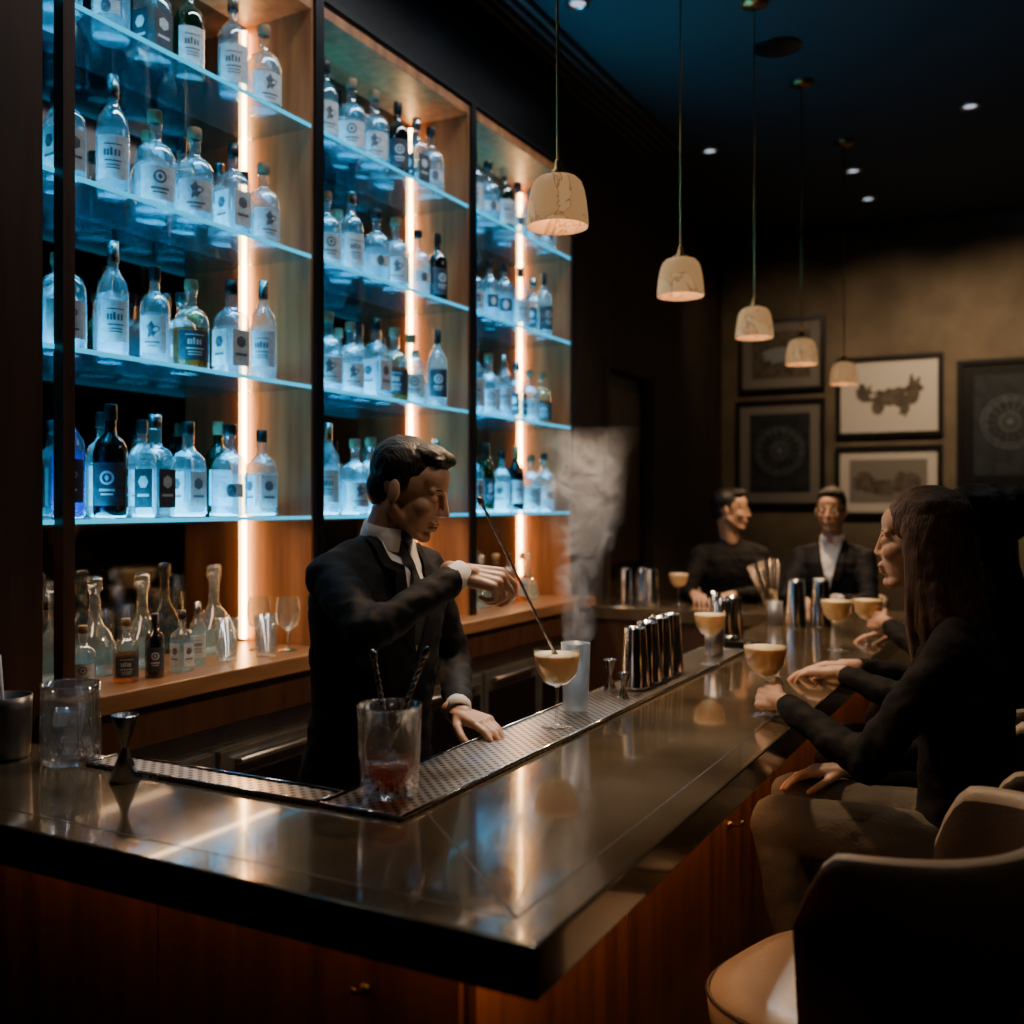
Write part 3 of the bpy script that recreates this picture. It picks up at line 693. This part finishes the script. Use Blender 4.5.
def person(name,loc,yaw,rings,shz,shy,shr,arms,legs,hpos,hyaw,hpitch,mats,hair,style,fem=False,shirt=None,hscale=1.0,armr=(.056,.046,.034)):
    M=Matrix.Translation(loc)@Matrix.Rotation(yaw,4,'Z'); Mi=M.inverted(); b=B()
    jk,tr,sk=mats
    u=B(); n=2.4
    def rg(x,z,rx,ry,seg=32):
        return [V((x+rx*abs(cos(a))**(2/n)*(1 if cos(a)>=0 else -1),ry*abs(sin(a))**(2/n)*(1 if sin(a)>=0 else -1),z)) for a in [2*pi*i/seg for i in range(seg)]]
    u.loft([rg(*r) for r in rings],jk)
    for s in(-1,1): 
        u.ell((rings[-3][0],s*shy,shz),(shr,shr*1.0,shr*.95),jk); u.cap((rings[-2][0],s*.03,shz+.06),(rings[-3][0],s*shy,shz+.012),.04,shr*.8,jk)
    A=[]
    for arm in arms:
        S,E,W=[Mi@V(p) for p in arm['p']]; A.append((S,E,W))
        d=(W-E).normalized()
        u.cap(S,E,shr*.95,armr[1],jk); u.cap(E,W-d*.045,armr[1],armr[2],jk); u.cap(S,S+(E-S)*.5,shr*.95,armr[0],jk)
    vs,fs,ns=remesh(u,.009,4,.5)
    out=[]
    for v,nn in zip(vs,ns):
        fold=0
        for (S,E,W) in A:
            de=(v-E).length
            if de<.13: fold+=.005*(1-de/.13)*sin((v-E).dot((W-S).normalized())*150+3*noise.noise(v*20))
        w=V((v.x*11,v.y*11,v.z*16)); out.append(v+nn*(.007*noise.fractal(w,.7,2,3)+fold))
    b.add(out,fs,jk)
    bvh=BVHTree.FromPolygons(out,fs)
    l=B()
    for (H,K,An,T) in legs:
        l.cap(H,K,.092 if not fem else .082,.064,tr); l.cap(K,An,.062,.05,tr)
    if legs:
        l.ell(((legs[0][0][0]+legs[1][0][0])/2,0,legs[0][0][2]+.02),(.125,.175,.11),tr)
        vs,fs,ns=remesh(l,.011,4,.5)
        b.add([v+nn*(.007*noise.fractal(V((v.x*9,v.y*16,v.z*9)),.7,2,3)) for v,nn in zip(vs,ns)],fs,tr)
        for (H,K,An,T) in legs:
            s_=B(); s_.cap(An,V(An)+V((.0,0,-.03)),.045,.045,M_cap); s_.cap(V(An)+V((0,0,-.035)),T,.042,.034,M_cap); vs,fs,_=remesh(s_,.01,3); b.add(vs,fs,M_cap)
    for (S,E,W),arm in zip(A,arms):
        d=(W-E).normalized()
        if shirt is not None and arm.get('cuff',True):
            b.lathe([(armr[2]-.003,-.04),(armr[2]-.003,.002),(armr[2]-.008,.002)],(0,0,0),shirt,20,M=Matrix.Translation(W-d*.0)@d.to_track_quat('Z','Y').to_matrix().to_4x4())
        R3=M.to_3x3().inverted()
        hand(b,W,R3@V(arm['f']),R3@V(arm['n']),arm['left'],arm['c'],sk,arm.get('t',(.35,.3,.25)),.97 if not fem else .88)
    Mh=Mi@Matrix.Translation(hpos)@Matrix.Rotation(hyaw,4,'Z')@Matrix.Rotation(hpitch,4,'Y')@Matrix.Scale(hscale,4)
    nb=V((rings[-1][0],0,rings[-1][1]-.02)); head(b,Mh,Mh.inverted()@nb,sk,hair,style,fem)
    if shirt is not None:
        zt=rings[-1][1]-.005; zb=zt-.27
        def strip(f0,f1,z0,z1,m,off,nu=6,nv=26):
            vs=[]
            for j in range(nv+1):
                t=j/nv; z=z0+(z1-z0)*t
                for i in range(nu+1):
                    y=f0(t)+(f1(t)-f0(t))*i/nu; r=bvh.ray_cast(V((.6,y,z)),V((-1,0,0)))
                    x=r[0].x if r[0] else rings[-1][0]
                    if r[0] and r[0].x>rings[-4][0]+.2: x=rings[-4][0]+.11
                    vs.append((x+off,y,z))
            fs=[(j*(nu+1)+i,j*(nu+1)+i+1,(j+1)*(nu+1)+i+1,(j+1)*(nu+1)+i) for j in range(nv) for i in range(nu)]
            b.add(vs,fs,m)
        strip(lambda t:-.062*(1-t)-.002,lambda t:.062*(1-t)+.002,zt,zb,shirt,.005,10)
        if name=='bartender':
            strip(lambda t:-.014-.018*t,lambda t:.014+.018*t,zt-.01,zb+.02,M_tie,.011)
            b.ell((rings[-1][0]+.072,0,zt+.004),(.014,.017,.018),M_tie)
        for s in(-1,1):
            strip(lambda t:s*(.058*(1-t)+.004),lambda t:s*(.058*(1-t)+.004+.045*min(1,.4+1.2*t)*(1 if t<.75 else (1-t)*4)),zt+.0,zb-.01,jk,.013)
        b.lathe([(.064,-.03),(.062,.0),(.058,.022),(.055,.022),(.059,-.02)],(0,0,0),shirt,30,a0=.3,a1=2*pi-.3,M=Matrix.Translation((rings[-1][0]+.012,0,zt+.006))@Matrix.Rotation(.22,4,'Y'))
    return b.finish(name,M=M,fix=False)

CR_REL=[(12,18,12),(14,20,12),(16,22,14),(20,24,16)]
CR_PINCH=[(42,42,25),(55,50,30),(68,65,40),(75,75,45)]
CR_GRIP=[(40,50,35),(48,55,38),(55,58,40),(60,60,40)]
stand=[(-.02,.80,.125,.18),(-.02,.9,.13,.185),(-.015,1.02,.12,.17),(0,1.14,.112,.158),(.01,1.28,.12,.178),(.015,1.38,.118,.188),(.015,1.45,.09,.175),(.015,1.495,.065,.11),(.03,1.53,.05,.058)]
bx,by=-1.42,1.98
person('bartender',(bx,by,0),-.12,stand,1.435,.160,.058,
  [dict(p=[(-1.42,1.825,1.435),(-1.225,1.685,1.335),(-1.155,1.945,1.445)],f=(.93,.35,-.18),n=(-.1,.55,-.85),left=False,c=CR_PINCH,t=(.5,.35,.45)),
   dict(p=[(-1.38,2.14,1.435),(-1.36,2.25,1.19),(-1.215,2.03,1.112)],f=(.93,-.3,-.1),n=(-.1,0,-1),left=True,c=CR_REL)],
  [((-.01,-.09,.86),(.02,-.1,.47),(-.01,-.1,.1),(.12,-.11,.045)),((-.01,.09,.86),(.02,.1,.47),(-.01,.1,.1),(.12,.11,.045))],
  (-1.32,1.985,1.632),.24,.34,(M_suit,M_suit,M_skin),M_hair,'short',shirt=M_shirt,hscale=.95,armr=(.052,.044,.034))
k=B(); barspoon(k,(-1.012,2.115,1.262),(-1.082,1.905,1.60),.0028,M_steel); k.finish('bar_spoon')

seat=[(0,.79,.12,.165),(0,.86,.125,.17),(.005,.96,.105,.14),(.015,1.07,.10,.14),(.025,1.18,.11,.155),(.03,1.26,.10,.155),(.03,1.31,.075,.13),(.03,1.35,.055,.085),(.04,1.39,.042,.048)]
def slegs(w=.095): return [((.0,-w,.85),(.41,-w-.01,.865),(.37,-w-.02,.42),(.48,-w-.02,.345)),((.0,w,.85),(.40,w+.01,.865),(.34,w+.0,.42),(.45,w,.345))]
person('seated_woman',(-.15,2.46,0),pi,seat,1.285,.145,.056,
  [dict(p=[(-.18,2.31,1.285),(-.345,2.29,1.04),(-.578,2.468,1.125)],f=(-.73,.68,0.0),n=(.6,.65,-.45),left=True,c=CR_GRIP,t=(.5,.2,.3)),
   dict(p=[(-.18,2.61,1.285),(-.26,2.66,1.0),(-.44,2.56,.955)],f=(-.9,-.3,-.1),n=(0,0,-1),left=False,c=CR_REL)],
  slegs(),(-.255,2.46,1.515),pi-.05,.02,(M_black_cloth,M_trous,M_skin2),M_hair2,'long',fem=True,hscale=.97,armr=(.052,.045,.033))
person('seated_woman',(-.14,3.13,0),pi,seat,1.285,.145,.056,
  [dict(p=[(-.17,2.98,1.285),(-.33,2.97,1.06),(-.55,3.06,1.108)],f=(-.95,.15,-.05),n=(0,0,-1),left=True,c=CR_REL),
   dict(p=[(-.17,3.28,1.285),(-.32,3.32,1.06),(-.54,3.2,1.108)],f=(-.95,-.1,-.05),n=(0,0,-1),left=False,c=CR_REL)],
  slegs(),(-.2,3.13,1.53),pi,.05,(M_black_cloth,M_black_cloth,M_skin2),M_hair,'long',fem=True,hscale=.97,armr=(.052,.045,.033))
person('seated_man',(-.10,3.80,0),pi,seat,1.285,.165,.058,
  [dict(p=[(-.13,3.63,1.285),(-.32,3.66,1.06),(-.53,3.89,1.17)],f=(-.6,.75,0.0),n=(.6,.5,-.4),left=True,c=CR_GRIP),
   dict(p=[(-.13,3.97,1.285),(-.28,4.02,1.05),(-.5,4.08,1.108)],f=(-.95,-.1,-.05),n=(0,0,-1),left=False,c=CR_REL)],
  slegs(),(-.17,3.80,1.54),pi,.05,(M_black_cloth,M_black_cloth,M_skin),M_hair,'short')
seatm=[(a,z+.02*(z>1),rx*1.1,ry*1.15) for a,z,rx,ry in seat]
person('seated_man',(-1.05,5.78,0),-pi/2,seatm,1.30,.17,.062,
  [dict(p=[(-1.22,5.75,1.30),(-1.27,5.58,1.08),(-1.14,5.31,1.112)],f=(.4,-.9,0),n=(0,0,-1),left=False,c=CR_REL),
   dict(p=[(-.88,5.75,1.30),(-.83,5.58,1.08),(-.96,5.31,1.112)],f=(-.4,-.9,0),n=(0,0,-1),left=True,c=CR_REL)],
  slegs(),(-1.05,5.70,1.565),-pi/2,.05,(M_suit,M_suit,M_skin),M_hair,'short',shirt=M_shirt)
person('seated_man',(-1.64,5.78,0),-.35*pi,seatm,1.30,.17,.062,
  [dict(p=[(-1.78,5.66,1.30),(-1.80,5.5,1.08),(-1.68,5.27,1.112)],f=(.5,-.85,0),n=(0,0,-1),left=False,c=CR_REL),
   dict(p=[(-1.48,5.84,1.30),(-1.42,5.64,1.1),(-1.5,5.31,1.112)],f=(-.3,-.9,0),n=(0,0,-1),left=True,c=CR_REL)],
  slegs(),(-1.61,5.72,1.565),.1,.05,(M_black_cloth,M_suit,M_skin),M_hair,'short')

# ------------------------------------------------------------------ smoke
def smoke():
    m,nt,out=newmat('smoke_volume'); L=nt.links.new
    tc=N(nt,'ShaderNodeTexCoord'); nz=N(nt,'ShaderNodeTexNoise'); nz.inputs['Scale'].default_value=6; nz.inputs['Detail'].default_value=3
    L(tc.outputs['Object'],nz.inputs[0])
    sub=N(nt,'ShaderNodeVectorMath',operation='SUBTRACT'); sub.inputs[1].default_value=(.5,.5,.5); L(nz.outputs['Color'],sub.inputs[0])
    sp=N(nt,'ShaderNodeSeparateXYZ'); L(tc.outputs['Object'],sp.inputs[0])
    sc=N(nt,'ShaderNodeMath',operation='MULTIPLY_ADD'); L(sp.outputs['Z'],sc.inputs[0]); sc.inputs[1].default_value=.40; sc.inputs[2].default_value=.02
    vs=N(nt,'ShaderNodeVectorMath',operation='SCALE'); L(sub.outputs[0],vs.inputs[0]); L(sc.outputs[0],vs.inputs['Scale'])
    ad=N(nt,'ShaderNodeVectorMath',operation='ADD'); L(tc.outputs['Object'],ad.inputs[0]); L(vs.outputs[0],ad.inputs[1])
    s2=N(nt,'ShaderNodeSeparateXYZ'); L(ad.outputs[0],s2.inputs[0])
    def ma(op,a,b,c=None):
        n=N(nt,'ShaderNodeMath',operation=op)
        for i,q in enumerate((a,b,c)):
            if q is None: continue
            if hasattr(q,'links'): L(q,n.inputs[i])
            else: n.inputs[i].default_value=q
        return n.outputs[0]
    z=sp.outputs['Z']
    cx=ma('SUBTRACT',s2.outputs['X'],ma('MULTIPLY',z,.04)); cy=ma('SUBTRACT',s2.outputs['Y'],ma('MULTIPLY',z,.06))
    r=ma('SQRT',ma('ADD',ma('MULTIPLY',cx,cx),ma('MULTIPLY',cy,cy)),0)
    R=ma('MULTIPLY_ADD',z,.17,.042)
    f=N(nt,'ShaderNodeMapRange'); L(ma('DIVIDE',r,R),f.inputs[0]); f.inputs[1].default_value=1; f.inputs[2].default_value=0; f.inputs[3].default_value=0; f.inputs[4].default_value=1
    n2=N(nt,'ShaderNodeTexNoise'); n2.inputs['Scale'].default_value=12; n2.inputs['Detail'].default_value=5; n2.inputs['Distortion'].default_value=1.6; L(ad.outputs[0],n2.inputs[0])
    g=N(nt,'ShaderNodeMapRange'); L(n2.outputs[0],g.inputs[0]); g.inputs[1].default_value=.43; g.inputs[2].default_value=.66; g.inputs[3].default_value=0.04; g.inputs[4].default_value=1
    top=N(nt,'ShaderNodeMapRange'); L(z,top.inputs[0]); top.inputs[1].default_value=.0; top.inputs[2].default_value=.54; top.inputs[3].default_value=1.25; top.inputs[4].default_value=0
    d=ma('MULTIPLY',ma('MULTIPLY',ma('POWER',f.outputs[0],1.5),g.outputs[0]),ma('MULTIPLY',top.outputs[0],100))
    pv=N(nt,'ShaderNodeVolumePrincipled'); pv.inputs['Color'].default_value=(.94,.96,.98,1); pv.inputs['Anisotropy'].default_value=.1; L(d,pv.inputs['Density'])
    L(pv.outputs[0],out.inputs['Volume'])
    k=B(); k.loft([[V((z*.06+r*cos(a),z*.08+r*sin(a),z)) for a in [2*pi*i/24 for i in range(24)]] for z,r in [(0,.034),(.1,.11),(.25,.18),(.6,.28)]],m)
    k.finish('smoke_plume',M=Matrix.Translation((-1.045,2.325,BT+.05+.135)))
smoke()

# ------------------------------------------------------------------ under-counter lights, then added fill without fixtures
area('under_counter_light',(-.66,3.2,BT-.075),(-.80,3.2,.4),4.0,.02,5.0,(1,.5,.24))
area('under_counter_light',(-1.35,1.19,BT-.075),(-1.35,1.30,.4),1.2,.02,.2,(1,.5,.24)).rotation_euler=(radians(20),0,0)
area('shelf_wash_fill',(-1.75,3.2,CEIL-.04),(-2.3,3.2,2.0),3.0,.08,15,(.9,.92,.95),110)  # added fill that front-lights bottles and labels, no fixture there
spot('added_fill_spot',(-.9,.9,CEIL-.03),(-1.25,2.0,1.5),30,(1,.82,.62),24,.8,.12)  # added spot on the bartender, no track fixture
spot('added_fill_spot',(.35,2.15,CEIL-.03),(-1.28,1.98,1.55),80,(1,.76,.54),16,.8,.10)  # added spot that brightens the bartender's face from the front
spot('added_fill_spot',(-1.7,2.0,CEIL-.03),(-.33,2.46,1.45),26,(1,.74,.5),15,.9,.08)  # added spot for the near woman's face
spot('added_fill_spot',(.6,1.0,CEIL-.03),(-.3,1.9,.9),36,(1,.75,.52),34,.9,.06)  # added spot that lifts the foreground stool
spot('added_fill_spot',(-1.7,3.9,CEIL-.03),(-1.0,2.36,1.5),260,(.92,.95,1),16,.8,.05)  # added spot that makes the smoke show up
w=D.worlds.new('world'); C.scene.world=w; w.use_nodes=True
bg=w.node_tree.nodes['Background']; bg.inputs[0].default_value=(.35,.5,.7,1); bg.inputs[1].default_value=.02
area('ambient_fill_light',(.6,4.2,CEIL-.03),(.6,4.2,0),1.2,1.2,4,(.95,.9,.85))  # added soft fill for the whole room, not a real ceiling lamp

# ------------------------------------------------------------------ camera
cam=D.cameras.new('camera'); cam.lens=35.65; cam.sensor_width=36; cam.shift_y=-.008; cam.clip_start=.05
co=D.objects.new('camera',cam); C.collection.objects.link(co); co.location=(0,0,1.6); co.rotation_euler=(radians(90),0,radians(27.9))
cam.dof.use_dof=True; cam.dof.focus_distance=2.3; cam.dof.aperture_fstop=2.2
C.scene.camera=co
